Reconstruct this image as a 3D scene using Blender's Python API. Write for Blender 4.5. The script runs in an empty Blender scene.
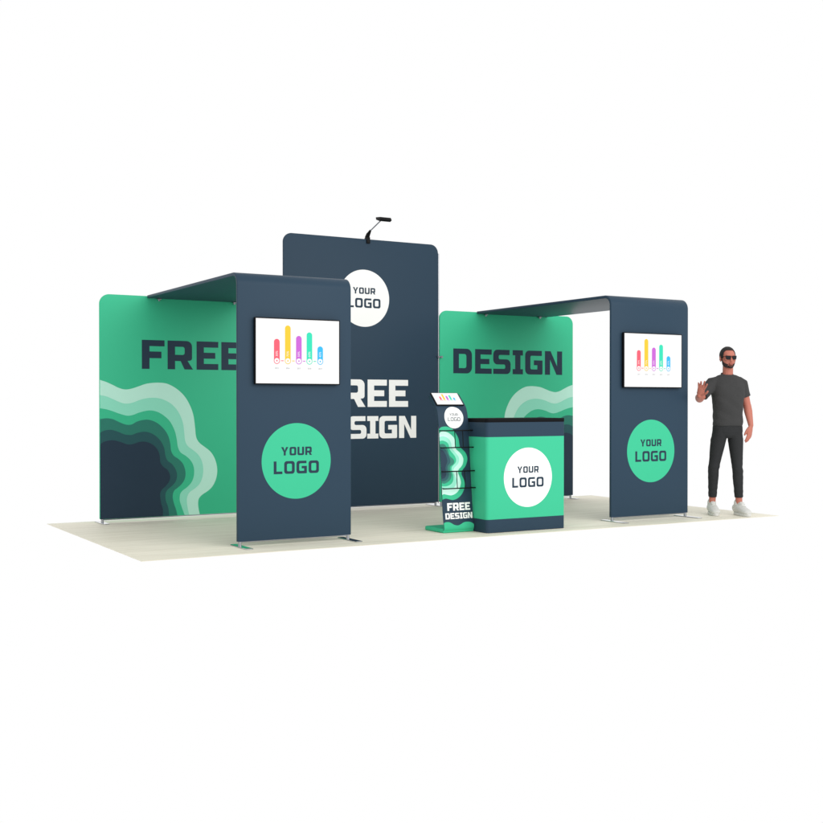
import bpy, bmesh, math, random
from mathutils import Vector, Matrix, noise
random.seed(7)
PI = math.pi
S = bpy.context.scene
COL = S.collection

# ------------------------------------------------------------------ camera
cam = bpy.data.cameras.new('camera')
cam.sensor_width = 36.0
cam.lens = 1138.5208 / 823.0 * 36.0
cam.clip_start, cam.clip_end = 0.1, 500.0
camo = bpy.data.objects.new('camera', cam)
COL.objects.link(camo)
camo.location = (-2.6279, -8.5499, 1.2076)
camo.rotation_euler = (PI/2 - 0.0072, 0.0, -0.5313)
S.camera = camo

# ------------------------------------------------------------------ studio light: an even white surround plus one soft overhead box
world = bpy.data.worlds.new('World'); S.world = world
world.use_nodes = True
bgn = world.node_tree.nodes['Background']
bgn.inputs['Color'].default_value = (1, 1, 1, 1)
bgn.inputs['Strength'].default_value = 1.0

def area_lamp(name, loc, target, size, power, color=(1, 1, 1)):
    l = bpy.data.lights.new(name, 'AREA'); l.shape = 'RECTANGLE'
    l.size, l.size_y = size; l.energy = power; l.color = color
    o = bpy.data.objects.new(name, l); COL.objects.link(o)
    o.location = loc
    o.rotation_euler = (Vector(target) - Vector(loc)).to_track_quat('-Z', 'Y').to_euler()
    return o
area_lamp('key_softbox', (4.8, -7.6, 4.6), (3.4, 1.6, 1.1), (9, 5), 430)

S.view_settings.view_transform = 'Standard'
S.view_settings.look = 'None'
S.view_settings.exposure = 0.0
S.view_settings.gamma = 1.0
S.render.engine = 'CYCLES'
S.cycles.max_bounces = 6

# ------------------------------------------------------------------ materials
def lin(c):
    c = c/255.0
    return c/12.92 if c <= 0.04045 else ((c+0.055)/1.055)**2.4
def rgb(r, g, b): return (lin(r), lin(g), lin(b), 1)
def cloth(r, g, b): return tuple(c/1.42 for c in rgb(r, g, b)[:3]) + (1,)   # printed colour under the two lights

def mat(name, color, rough=0.5, metal=0.0, spec=0.3, bump=0.0, bscale=60.0, var=0.0, vscale=3.0, sheen=0.0):
    m = bpy.data.materials.new(name); m.use_nodes = True
    nt = m.node_tree; b = nt.nodes['Principled BSDF']
    b.inputs['Base Color'].default_value = color
    b.inputs['Roughness'].default_value = rough
    b.inputs['Metallic'].default_value = metal
    b.inputs['Specular IOR Level'].default_value = spec
    if sheen: b.inputs['Sheen Weight'].default_value = sheen
    tc = nt.nodes.new('ShaderNodeTexCoord')
    if var > 0:
        n = nt.nodes.new('ShaderNodeTexNoise'); n.inputs['Scale'].default_value = vscale; n.inputs['Detail'].default_value = 4
        nt.links.new(tc.outputs['Object'], n.inputs['Vector'])
        h = nt.nodes.new('ShaderNodeHueSaturation'); h.inputs['Color'].default_value = color
        mr = nt.nodes.new('ShaderNodeMapRange'); mr.inputs['To Min'].default_value = 1-var; mr.inputs['To Max'].default_value = 1+var
        nt.links.new(n.outputs['Fac'], mr.inputs['Value']); nt.links.new(mr.outputs['Result'], h.inputs['Value'])
        nt.links.new(h.outputs['Color'], b.inputs['Base Color'])
    if bump > 0:
        n2 = nt.nodes.new('ShaderNodeTexNoise'); n2.inputs['Scale'].default_value = bscale; n2.inputs['Detail'].default_value = 3
        nt.links.new(tc.outputs['Object'], n2.inputs['Vector'])
        bp = nt.nodes.new('ShaderNodeBump'); bp.inputs['Strength'].default_value = bump; bp.inputs['Distance'].default_value = 0.01
        nt.links.new(n2.outputs['Fac'], bp.inputs['Height']); nt.links.new(bp.outputs['Normal'], b.inputs['Normal'])
    return m

def glow(name, color, strength=1.0):
    m = bpy.data.materials.new(name); m.use_nodes = True
    b = m.node_tree.nodes['Principled BSDF']
    b.inputs['Base Color'].default_value = (0.01, 0.01, 0.01, 1)
    b.inputs['Roughness'].default_value = 0.6
    b.inputs['Specular IOR Level'].default_value = 0.0
    b.inputs['Emission Color'].default_value = color
    b.inputs['Emission Strength'].default_value = strength
    return m

FAB = dict(rough=0.42, spec=0.13, bump=0.03, bscale=220)
M = {}
M['navy'] = mat('navy fabric', cloth(52, 75, 94), **FAB)
M['navy_dark'] = mat('dark navy print', cloth(49, 69, 87), **FAB)
M['green'] = mat('mint green fabric', cloth(73, 219, 167), **FAB)
M['mint1'] = mat('palest mint print', cloth(238, 286, 270), **FAB)
M['mint2'] = mat('light mint print', cloth(178, 268, 238), **FAB)
M['deep'] = mat('deep green print', cloth(70, 150, 132), **FAB)
M['teal'] = mat('dark teal print', cloth(62, 108, 116), **FAB)
M['teal2'] = mat('mid teal print', cloth(58, 144, 126), **FAB)
M['white'] = mat('white print', rgb(243, 243, 240), **FAB)
M['alu'] = mat('brushed aluminium', rgb(168, 170, 175), rough=0.35, metal=1.0)
M['steel'] = mat('polished steel plate', rgb(205, 208, 212), rough=0.08, metal=1.0)
M['black'] = mat('black plastic', rgb(9, 9, 11), rough=0.5, spec=0.16, bump=0.05, bscale=150)
M['black_lam'] = mat('black laminate', rgb(11, 12, 15), rough=0.6, spec=0.10, bump=0.05, bscale=90)
M['skin'] = mat('skin', rgb(184, 112, 95), rough=0.5, spec=0.3, var=0.06, vscale=9, bump=0.05, bscale=60)
M['shirt'] = mat('charcoal jersey', rgb(62, 62, 62), rough=0.9, spec=0.1, bump=0.25, bscale=90, var=0.07, vscale=14, sheen=0.05)
M['trousers'] = mat('dark grey twill', rgb(46, 47, 48), rough=0.85, spec=0.15, bump=0.25, bscale=70, var=0.10, vscale=12)
M['shoe'] = mat('white leather', rgb(205, 205, 200), rough=0.5, spec=0.3, bump=0.1, bscale=60, var=0.03, vscale=30)
M['sole'] = mat('white rubber', rgb(208, 208, 204), rough=0.6, spec=0.3, var=0.03, vscale=40)
M['hair'] = mat('black hair', rgb(38, 36, 36), rough=0.7, spec=0.3, bump=0.6, bscale=160, var=0.2, vscale=60)
M['beard'] = mat('dark stubble', rgb(58, 48, 47), rough=0.8, spec=0.2, bump=0.6, bscale=200, var=0.25, vscale=80)
M['lip'] = mat('lips', rgb(160, 88, 78), rough=0.45, spec=0.3)
M['lens'] = mat('dark lens', rgb(34, 37, 41), rough=0.2, spec=0.12)
M['eye'] = mat('eye white', rgb(225, 220, 214), rough=0.3)
M['iris'] = mat('brown iris', rgb(50, 32, 22), rough=0.3)
M['screen'] = glow('white screen', (1, 1, 1, 1), 1.0)
M['s_grey'] = glow('grey screen text', rgb(120, 122, 126))
M['s_map'] = glow('faint grey map on screen', rgb(246, 246, 246))
BARS = [('s_red', (255, 108, 127)), ('s_yellow', (255, 216, 66)), ('s_purple', (216, 112, 226)), ('s_teal', (64, 238, 196)), ('s_blue', (66, 200, 255))]
for k, c in BARS: M[k] = glow('screen bar ' + k[2:], rgb(*c))

# floor vinyl: pale boards, streaked along their length
def floor_mat():
    m = bpy.data.materials.new('pale wood vinyl'); m.use_nodes = True
    nt = m.node_tree; b = nt.nodes['Principled BSDF']
    tc = nt.nodes.new('ShaderNodeTexCoord'); mp = nt.nodes.new('ShaderNodeMapping')
    mp.inputs['Scale'].default_value = (0.55, 9.0, 1.0)
    nt.links.new(tc.outputs['Object'], mp.inputs['Vector'])
    n = nt.nodes.new('ShaderNodeTexNoise'); n.inputs['Scale'].default_value = 2.2; n.inputs['Detail'].default_value = 7; n.inputs['Roughness'].default_value = 0.6
    nt.links.new(mp.outputs['Vector'], n.inputs['Vector'])
    r = nt.nodes.new('ShaderNodeValToRGB')
    r.color_ramp.elements[0].position = 0.32; r.color_ramp.elements[0].color = rgb(222, 216, 198)
    r.color_ramp.elements[1].position = 0.62; r.color_ramp.elements[1].color = rgb(238, 233, 217)
    nt.links.new(n.outputs['Fac'], r.inputs['Fac'])
    br = nt.nodes.new('ShaderNodeTexBrick'); br.offset = 0.37
    br.inputs['Scale'].default_value = 1.0; br.inputs['Brick Width'].default_value = 1.4; br.inputs['Row Height'].default_value = 0.185
    br.inputs['Mortar Size'].default_value = 0.0025; br.inputs['Mortar Smooth'].default_value = 0.6
    br.inputs['Color1'].default_value = (0.97, 0.97, 0.97, 1); br.inputs['Color2'].default_value = (1, 1, 1, 1); br.inputs['Mortar'].default_value = (0.90, 0.89, 0.86, 1)
    nt.links.new(tc.outputs['Object'], br.inputs['Vector'])
    mx = nt.nodes.new('ShaderNodeMix'); mx.data_type = 'RGBA'; mx.blend_type = 'MULTIPLY'; mx.inputs[0].default_value = 1.0
    nt.links.new(r.outputs['Color'], mx.inputs[6]); nt.links.new(br.outputs['Color'], mx.inputs[7])
    nt.links.new(mx.outputs[2], b.inputs['Base Color'])
    b.inputs['Roughness'].default_value = 0.55; b.inputs['Specular IOR Level'].default_value = 0.15
    return m
M['floor'] = floor_mat()

# ------------------------------------------------------------------ object helpers
def thing(name, label, cat, loc=(0, 0, 0), group=None):
    o = bpy.data.objects.new(name, None); COL.objects.link(o)
    o.empty_display_size = 0.2; o.location = loc
    o['label'] = label; o['category'] = cat
    if group: o['group'] = group
    return o

class MB:
    """a bmesh with material slots; coordinates are world ones, shifted to the parent when built"""
    def __init__(s): s.bm = bmesh.new(); s.slots = []
    def slot(s, key):
        if key not in s.slots: s.slots.append(key)
        return s.slots.index(key)
    def add(s, bm2, key):
        i = s.slot(key)
        for f in bm2.faces: f.material_index = i
        me = bpy.data.meshes.new('t'); bm2.to_mesh(me); bm2.free()
        s.bm.from_mesh(me); bpy.data.meshes.remove(me)
    def build(s, name, parent=None, smooth=None, label=None):
        me = bpy.data.meshes.new(name)
        off = Vector((0, 0, 0))
        if parent is not None:
            p = parent
            while p is not None: off += p.location; p = p.parent
        bmesh.ops.translate(s.bm, verts=s.bm.verts, vec=-off)
        s.bm.to_mesh(me); s.bm.free()
        for k in s.slots: me.materials.append(M[k])
        if smooth is not None:
            me.shade_smooth()
            if smooth < 179:
                me.set_sharp_from_angle(angle=math.radians(smooth))
        o = bpy.data.objects.new(name, me); COL.objects.link(o)
        if parent is not None: o.parent = parent
        if label: o['label'] = label
        return o

def bm_box(x0, x1, y0, y1, z0, z1, bev=0.0, seg=2):
    bm = bmesh.new(); bmesh.ops.create_cube(bm, size=1)
    bmesh.ops.scale(bm, vec=(x1-x0, y1-y0, z1-z0), verts=bm.verts)
    bmesh.ops.translate(bm, vec=((x0+x1)/2, (y0+y1)/2, (z0+z1)/2), verts=bm.verts)
    if bev: bmesh.ops.bevel(bm, geom=bm.edges[:], offset=bev, segments=seg, profile=0.5, affect='EDGES')
    return bm

def bm_tube(a, b, r, n=12, r2=None):
    a, b = Vector(a), Vector(b); d = b-a
    bm = bmesh.new()
    bmesh.ops.create_cone(bm, cap_ends=True, segments=n, radius1=r, radius2=r if r2 is None else r2, depth=d.length)
    q = d.to_track_quat('Z', 'Y').to_matrix().to_4x4(); q.translation = (a+b)/2
    bmesh.ops.transform(bm, matrix=q, verts=bm.verts)
    return bm

def bm_prism(pts, axis, a, b, bev=0.0, seg=3):
    """closed 2D outline extruded along an axis ('x': pts are (y,z); 'y': (x,z); 'z': (x,y)); the rims get a soft edge"""
    def P(p, t):
        return {'x': (t, p[0], p[1]), 'y': (p[0], t, p[1]), 'z': (p[0], p[1], t)}[axis]
    bm = bmesh.new()
    va = [bm.verts.new(P(p, a)) for p in pts]; vb = [bm.verts.new(P(p, b)) for p in pts]
    n = len(pts)
    fa = bm.faces.new(va); fb = bm.faces.new(list(reversed(vb)))
    for i in range(n):
        bm.faces.new((va[(i+1) % n], va[i], vb[i], vb[(i+1) % n]))
    bmesh.ops.recalc_face_normals(bm, faces=bm.faces)
    if bev:
        rim = list({e for f in (fa, fb) for e in f.edges})
        bmesh.ops.bevel(bm, geom=rim, offset=bev, segments=seg, profile=0.5, affect='EDGES')
    return bm

def rounded(pts, radii, n=6):
    """round the corners of a closed polygon"""
    out = []; N = len(pts)
    if not isinstance(radii, (list, tuple)): radii = [radii]*N
    for i in range(N):
        p0, p, p1 = Vector(pts[i-1]), Vector(pts[i]), Vector(pts[(i+1) % N])
        r = radii[i]
        a, b = (p0-p), (p1-p)
        if r <= 1e-9: out.append(tuple(p)); continue
        ang = a.angle(b); t = min(r/math.tan(ang/2), a.length*0.49, b.length*0.49); r = t*math.tan(ang/2)
        s = p + a.normalized()*t; e = p + b.normalized()*t
        c = p + (a.normalized()+b.normalized()).normalized()*math.hypot(r, t)
        v0, v1 = s-c, e-c
        a0 = math.atan2(v0.y, v0.x); da = math.atan2(v1.y, v1.x)-a0
        while da > PI: da -= 2*PI
        while da < -PI: da += 2*PI
        for k in range(n+1):
            A = a0+da*k/n; out.append((c.x+r*math.cos(A), c.y+r*math.sin(A)))
    return out

def circle(cx, cz, r, n=72): return [(cx+r*math.cos(2*PI*i/n), cz+r*math.sin(2*PI*i/n)) for i in range(n)]

def spline(pts, sub=5):
    """open Catmull-Rom through points"""
    P = [Vector(p) for p in pts]; P = [P[0]*2-P[1]] + P + [P[-1]*2-P[-2]]
    out = []
    for i in range(1, len(P)-2):
        for k in range(sub):
            t = k/sub
            out.append(tuple(0.5*((2*P[i]) + (-P[i-1]+P[i+1])*t + (2*P[i-1]-5*P[i]+4*P[i+1]-P[i+2])*t*t + (-P[i-1]+3*P[i]-3*P[i+1]+P[i+2])*t**3)))
    out.append(tuple(P[-2])); return out

def fill(outlines, mapping, cut=None):
    """outlines (with holes) filled flat in 2D, optionally cut into strips, then mapped to 3D"""
    cu = bpy.data.curves.new('t', 'CURVE'); cu.dimensions = '2D'; cu.fill_mode = 'BOTH'
    for o in outlines:
        sp = cu.splines.new('POLY'); sp.points.add(len(o)-1)
        for q, p in zip(sp.points, o): q.co = (p[0], p[1], 0, 1)
        sp.use_cyclic_u = True
    ob = bpy.data.objects.new('t', cu); COL.objects.link(ob)
    dg = bpy.context.evaluated_depsgraph_get()
    me = bpy.data.meshes.new_from_object(ob.evaluated_get(dg))
    bpy.data.objects.remove(ob); bpy.data.curves.remove(cu)
    bm = bmesh.new(); bm.from_mesh(me); bpy.data.meshes.remove(me)
    bmesh.ops.remove_doubles(bm, verts=bm.verts, dist=1e-6)
    if cut:
        lo, hi, step = cut; t = lo
        while t < hi:
            bmesh.ops.bisect_plane(bm, geom=bm.verts[:]+bm.edges[:]+bm.faces[:], plane_co=(0, t, 0), plane_no=(0, 1, 0))
            t += step
    for v in bm.verts: v.co = Vector(mapping(v.co.x, v.co.y))
    return bm

# ------------------------------------------------------------------ lettering: squared display capitals with eased corners
def glyph(ch, w, t, th, r=0.20):
    """outlines for a capital of height 1, width w, stem t, bar th"""
    ri = max(0.02, r-0.6*min(t, th)); m = 0.5
    if ch == 'F': return [[(0,0),(0,1),(w,1),(w,1-th),(t,1-th),(t,m+th/2),(w*.86,m+th/2),(w*.86,m-th/2-.02),(t,m-th/2-.02),(t,0)]]
    if ch == 'E': return [[(0,0),(0,1),(w,1),(w,1-th),(t,1-th),(t,m+th/2),(w*.86,m+th/2),(w*.86,m-th/2),(t,m-th/2),(t,th),(w,th),(w,0)]]
    if ch == 'L': return [[(0,0),(0,1),(t,1),(t,th),(w,th),(w,0)]]
    if ch == 'I': return [[(0,0),(0,th),(w/2-t/2,th),(w/2-t/2,1-th),(0,1-th),(0,1),(w,1),(w,1-th),(w/2+t/2,1-th),(w/2+t/2,th),(w,th),(w,0)]]
    if ch == 'O': return [rounded([(0,0),(0,1),(w,1),(w,0)], r), rounded([(t,th),(t,1-th),(w-t,1-th),(w-t,th)], ri)]
    if ch == 'D': return [rounded([(0,0),(0,1),(w,1),(w,0)], [0,0,r*1.25,r*1.25]), rounded([(t,th),(t,1-th),(w-t,1-th),(w-t,th)], [0,0,ri*1.3,ri*1.3])]
    if ch == 'U': return [rounded([(0,1),(0,0),(w,0),(w,1),(w-t,1),(w-t,th),(t,th),(t,1)], [0,r,r,0,0,ri,ri,0])]
    if ch == 'Y': return [[(0,1),(t*1.12,1),(w/2,.58),(w-t*1.12,1),(w,1),(w/2+t/2,.40),(w/2+t/2,0),(w/2-t/2,0),(w/2-t/2,.40)]]
    if ch == 'N': return [[(0,0),(0,1),(t*1.12,1),(w-t,.36),(w-t,1),(w,1),(w,0),(w-t*1.12,0),(t,.64),(t,0)]]
    if ch == 'R':
        lo = .30
        return [rounded([(0,0),(0,1),(w*.98,1),(w*.98,lo+.02),(w*.80,lo),(w*1.02,0),(w*1.02-t*1.15,0),(w*.52,lo-.01),(t,lo-.01),(t,0)], [0,0,r,r*.8,0,0,0,0,0,0]),
                rounded([(t,1-th),(w*.98-t,1-th),(w*.98-t,lo+th),(t,lo+th)], [0,ri,ri,0])]
    if ch == 'S': return [rounded([(0,0),(w,0),(w,m+th/2),(t,m+th/2),(t,1-th),(w*.94,1-th),(w*.94,1),(0,1),(0,m-th/2),(w-t,m-th/2),(w-t,th),(0,th)],
                                  [0,r,r,ri,ri,0,0,r,r,ri,ri,0])]
    if ch == 'G': return [rounded([(w*.96,1),(0,1),(0,0),(w,0),(w,m+th*.45),(w*.5,m+th*.45),(w*.5,m-th*.5),(w-t,m-th*.5),(w-t,th),(t,th),(t,1-th),(w*.96,1-th)],
                                  [0,r,r,.06,0,0,0,0,0,ri,ri,0])]
def word(text, spans, z0, z1, t, th, r=0.20):
    """letters placed by their measured left and right edges"""
    H = z1-z0; out = []
    for ch, (a, b) in zip(text, spans):
        for o in glyph(ch, (b-a)/H, t, th, r): out.append([(a+x*H, z0+y*H) for x, y in o])
    return out
def even(text, x0, x1, widths, gap):
    """spans for a word between x0 and x1 from relative widths"""
    tot = sum(widths)+gap*(len(text)-1); k = (x1-x0)/tot; out = []; x = x0
    for w in widths: out.append((x, x+w*k)); x += (w+gap)*k
    return out
def your_logo(cx, cz, r, light=False):
    """the two lines YOUR / LOGO set in a disc of radius r"""
    t1, t2 = (.17, .16) if light else (.235, .235)
    a = word('YOUR', even('YOUR', cx-.45*r, cx+.44*r, [1.0, .92, .92, .92], .17), cz+.15*r, cz+.372*r, t1*1.1, t1*.9, .2)
    b = word('LOGO', even('LOGO', cx-.66*r, cx+.648*r, [.80, .98, .98, .98], .17), cz-.335*r, cz+.0*r, t2, t2*.85, .22)
    return a+b

WAVE=[
[(0.0, 1.443), (0.066, 1.422), (0.133, 1.392), (0.199, 1.361), (0.266, 1.348), (0.334, 1.36), (0.402, 1.383), (0.47, 1.406), (0.539, 1.417), (0.62, 1.42), (0.701, 1.408), (0.794, 1.361), (0.877, 1.288), (0.936, 1.197), (0.976, 1.094), (0.993, 0.991), (0.998, 0.945), (1.009, 0.853), (1.043, 0.795), (1.103, 0.748), (1.163, 0.701), (1.207, 0.637), (1.234, 0.56), (1.241, 0.479), (1.224, 0.398), (1.187, 0.33), (1.139, 0.286), (1.078, 0.249), (1.042, 0.214), (1.03, 0.175), (1.032, 0.118), (1.047, 0.041)] ,
[(0.0, 1.29), (0.066, 1.277), (0.132, 1.25), (0.199, 1.22), (0.266, 1.204), (0.334, 1.215), (0.402, 1.24), (0.47, 1.258), (0.55, 1.265), (0.631, 1.254), (0.712, 1.22), (0.775, 1.17), (0.829, 1.095), (0.865, 1.003), (0.879, 0.901), (0.888, 0.821), (0.916, 0.763), (0.971, 0.721), (1.031, 0.669), (1.071, 0.599), (1.086, 0.518), (1.078, 0.438), (1.05, 0.37), (1.002, 0.321), (0.942, 0.282), (0.913, 0.238), (0.906, 0.181), (0.918, 0.1), (0.932, 0.042)] ,
[(-0.0, 1.158), (0.066, 1.147), (0.132, 1.127), (0.199, 1.102), (0.277, 1.082), (0.333, 1.088), (0.401, 1.113), (0.47, 1.13), (0.527, 1.134), (0.596, 1.118), (0.665, 1.077), (0.728, 1.016), (0.775, 0.925), (0.798, 0.833), (0.81, 0.754), (0.84, 0.696), (0.9, 0.656), (0.954, 0.602), (0.983, 0.533), (0.983, 0.452), (0.959, 0.385), (0.911, 0.334), (0.859, 0.297), (0.833, 0.259), (0.83, 0.195), (0.851, 0.126), (0.882, 0.04)] ,
[(-0.0, 1.048), (0.066, 1.057), (0.132, 1.047), (0.199, 1.016), (0.266, 0.991), (0.322, 0.992), (0.379, 1.021), (0.447, 1.038), (0.515, 1.036), (0.596, 1.001), (0.665, 0.937), (0.707, 0.869), (0.728, 0.789), (0.737, 0.717), (0.765, 0.664), (0.817, 0.628), (0.864, 0.577), (0.89, 0.501), (0.887, 0.433), (0.859, 0.377), (0.812, 0.333), (0.769, 0.3), (0.753, 0.244), (0.764, 0.176), (0.788, 0.106), (0.804, 0.042)] ,
[(-0.001, 0.912), (0.054, 0.936), (0.121, 0.939), (0.187, 0.919), (0.254, 0.891), (0.322, 0.886), (0.378, 0.905), (0.447, 0.917), (0.515, 0.905), (0.584, 0.864), (0.637, 0.802), (0.665, 0.734), (0.676, 0.666), (0.7, 0.613), (0.746, 0.578), (0.786, 0.52), (0.8, 0.458), (0.786, 0.397), (0.746, 0.351), (0.699, 0.314), (0.676, 0.27), (0.68, 0.202), (0.704, 0.133), (0.717, 0.042)] ,
[(-0.001, 0.796), (0.054, 0.826), (0.132, 0.835), (0.209, 0.816), (0.277, 0.791), (0.333, 0.792), (0.401, 0.813), (0.469, 0.814), (0.538, 0.786), (0.591, 0.733), (0.616, 0.667), (0.623, 0.599), (0.653, 0.553), (0.699, 0.518), (0.725, 0.461), (0.718, 0.404), (0.681, 0.354), (0.639, 0.317), (0.62, 0.272), (0.629, 0.182), (0.648, 0.113), (0.648, 0.041)] ,
]
SWAVE=[
[(2.969, 0.967), (3.004, 0.984), (3.045, 0.99), (3.085, 0.984), (3.132, 0.962), (3.176, 0.902), (3.191, 0.867), (3.196, 0.826), (3.203, 0.795), (3.226, 0.774), (3.253, 0.749), (3.272, 0.718), (3.278, 0.68), (3.268, 0.646), (3.25, 0.612), (3.223, 0.586), (3.208, 0.566), (3.204, 0.543), (3.215, 0.515), (3.229, 0.484), (3.235, 0.449), (3.229, 0.416), (3.215, 0.382), (3.193, 0.352), (3.162, 0.326), (3.129, 0.311), (3.092, 0.304), (3.06, 0.31), (3.021, 0.32), (2.992, 0.316), (2.974, 0.309)] ,
[(2.976, 0.928), (3.001, 0.942), (3.037, 0.943), (3.073, 0.934), (3.104, 0.916), (3.131, 0.892), (3.144, 0.868), (3.148, 0.827), (3.15, 0.793), (3.161, 0.772), (3.188, 0.751), (3.215, 0.723), (3.23, 0.695), (3.232, 0.668), (3.222, 0.634), (3.2, 0.607), (3.179, 0.59), (3.165, 0.568), (3.168, 0.547), (3.182, 0.513), (3.192, 0.471), (3.186, 0.438), (3.167, 0.397), (3.141, 0.371), (3.107, 0.354), (3.071, 0.348), (3.031, 0.355), (2.999, 0.362), (2.971, 0.356)] ,
[(2.976, 0.891), (3.006, 0.899), (3.038, 0.895), (3.07, 0.881), (3.092, 0.859), (3.105, 0.831), (3.107, 0.8), (3.12, 0.773), (3.139, 0.752), (3.162, 0.727), (3.18, 0.703), (3.184, 0.676), (3.174, 0.645), (3.152, 0.622), (3.127, 0.602), (3.115, 0.579), (3.123, 0.542), (3.139, 0.507), (3.145, 0.473), (3.137, 0.446), (3.116, 0.423), (3.091, 0.411), (3.058, 0.407), (3.018, 0.411), (2.976, 0.408)] ,
[(2.976, 0.854), (3.004, 0.859), (3.036, 0.853), (3.063, 0.837), (3.078, 0.811), (3.08, 0.787), (3.095, 0.76), (3.122, 0.732), (3.141, 0.707), (3.151, 0.676), (3.142, 0.649), (3.12, 0.63), (3.099, 0.61), (3.095, 0.583), (3.107, 0.542), (3.112, 0.515), (3.105, 0.481), (3.085, 0.455), (3.052, 0.439), (3.02, 0.433), (2.978, 0.435)] ,
[(2.978, 0.823), (3.002, 0.829), (3.03, 0.822), (3.049, 0.801), (3.06, 0.777), (3.069, 0.753), (3.077, 0.726), (3.092, 0.705), (3.119, 0.684), (3.128, 0.66), (3.116, 0.636), (3.091, 0.623), (3.077, 0.604), (3.08, 0.57), (3.091, 0.543), (3.085, 0.509), (3.063, 0.483), (3.029, 0.464), (3.001, 0.458), (2.975, 0.465)] ,
[(2.981, 0.799), (3.004, 0.795), (3.024, 0.785), (3.043, 0.771), (3.054, 0.747), (3.065, 0.726), (3.076, 0.699), (3.086, 0.671), (3.081, 0.648), (3.057, 0.624), (3.05, 0.597), (3.06, 0.564), (3.062, 0.537), (3.052, 0.51), (3.031, 0.491), (3.002, 0.481), (2.979, 0.486)] ,
[(2.981, 0.776), (3.007, 0.768), (3.026, 0.747), (3.04, 0.72), (3.05, 0.686), (3.051, 0.659), (3.038, 0.632), (3.028, 0.605), (3.032, 0.565), (3.034, 0.545), (3.021, 0.518), (3.0, 0.505), (2.978, 0.506)] ,
[(2.97, 0.09), (2.998, 0.098), (3.034, 0.098), (3.061, 0.087), (3.092, 0.07), (3.132, 0.063), (3.165, 0.073), (3.199, 0.088), (3.24, 0.092), (3.28, 0.085), (3.316, 0.068)] ,
]

# ------------------------------------------------------------------ dimensions (metres)
W, D = 6.976, 3.139
YB, YP = 2.881, 0.415
ZF = 0.040
TH = 0.030
HG, HC, HP = 2.307, 3.075, 2.314

# floor sheet the booth stands on
f = MB(); f.add(bm_box(0, W, 0, D, -0.004, 0.0), 'floor')
fo = f.build('floor'); fo['kind'] = 'structure'

# ------------------------------------------------------------------ flat back walls
def face(y): return lambda x, z: (x, y, z)

def feet_and_poles(parent, xs, yc, y0, y1, zpole):
    for x in xs:
        p = MB(); p.add(bm_tube((x, yc, 0.008), (x, yc, zpole), 0.0145, 16), 'alu'); p.build('pole', parent, 40)
        b = MB(); b.add(bm_prism(rounded([(x-.034, y0), (x+.034, y0), (x+.034, y1), (x-.034, y1)], .02), 'z', 0.001, 0.008, 0.002, 1), 'steel')
        b.build('base_plate', parent, 30)

def back_wall(x0, x1, h, base, graphics, label, cat='display panel', group=None):
    t = thing('display_panel', label, cat, ((x0+x1)/2, YB+TH/2, 0), group)
    m = MB()
    out = rounded([(x0, ZF), (x1, ZF), (x1, h), (x0, h)], [0.012, 0.012, 0.10, 0.10], 14)
    m.add(bm_prism(out, 'y', YB, YB+TH, 0.007, 3), base)
    for key, depth, outlines in graphics:
        m.add(fill(outlines, face(YB-0.0006*depth)), key)
    m.build('fabric_cover', t, 35)
    # the zip edge showing as a fine pale line on the tube along the foot of the wall
    b = MB(); b.add(bm_tube((x0+.02, YB+TH/2, ZF-.004), (x1-.02, YB+TH/2, ZF-.004), 0.008, 10), 'alu'); b.build('bottom_rail', t, 40)
    if h > 2.5:
        e = MB(); e.add(bm_tube((x1+.010, YB+.012, .03), (x1+.010, YB+.012, h-.10), .0085, 12), 'alu'); e.build('edge_tube', t, 40)
    feet_and_poles(t, (x0+.028, x1-.028), YB+TH/2, YB-.14, YB+.20, 0.05)
    return t

def waves(x_edge, sgn, kx=1.0):
    """nested print shapes from the panel's lower outer corner"""
    keys = ['mint1w', 'mint2w', 'green', 'teal2', 'tealw', 'navy_dark']
    res = []
    for i, (k, lay) in enumerate(zip(keys, WAVE)):
        pts = spline([(max(0.0, p[0]), p[1]) for p in lay], 5)
        pts[0] = (0.002, pts[0][1])
        pts = [(max(0.002, p[0]), p[1]) for p in pts]
        last = pts[-1]
        poly = pts + [(last[0], ZF+.003), (0.002, ZF+.003)]
        poly = [(x_edge + sgn*p[0]*kx, p[1]) for p in poly if p[1] >= ZF+.002]
        res.append((k, i+1, [poly]))
    return res
M['mint1w'] = mat('pale mint wave', cloth(220, 276, 254), **FAB)
M['mint2w'] = mat('soft mint wave', cloth(168, 260, 228), **FAB)
M['tealw'] = mat('dark teal wave', cloth(52, 102, 106), **FAB)

NV = 'navy_dark'
free = word('FREE', [(.893, 1.132), (1.164, 1.433), (1.477, 1.717), (1.751, 1.991)], 1.560, 1.857, .27, .21)
back_wall(0.4625, 2.457, HG, 'green', waves(0.4625, 1) + [(NV, 1, free)],
          'mint green fabric back wall with FREE lettering, layered wave print in one corner', group='flat fabric back walls')
design = word('DESIGN', [(4.666, 4.932), (4.977, 5.219), (5.242, 5.500), (5.531, 5.686), (5.720, 5.987), (6.024, 6.295)], 1.565, 1.861, .27, .215)
back_wall(4.478, 6.469, HG, 'green', waves(6.469, -1, 1.075) + [(NV, 1, design)],
          'mint green fabric back wall with DESIGN lettering, behind the counter', group='flat fabric back walls')
g = [('white', 1, [circle(3.467, 2.401, .324, 96)]), (NV, 2, your_logo(3.467, 2.401, .324)),
     ('white', 1, word('FREE', [(2.900, 3.150), (3.186, 3.476), (3.510, 3.761), (3.789, 4.043)], 1.167, 1.478, .27, .215)),
     ('white', 1, word('DESIGN', [(2.775, 3.005), (3.043, 3.248), (3.272, 3.495), (3.505, 3.649), (3.661, 3.896), (3.922, 4.153)], .806, 1.061, .27, .215))]
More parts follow.
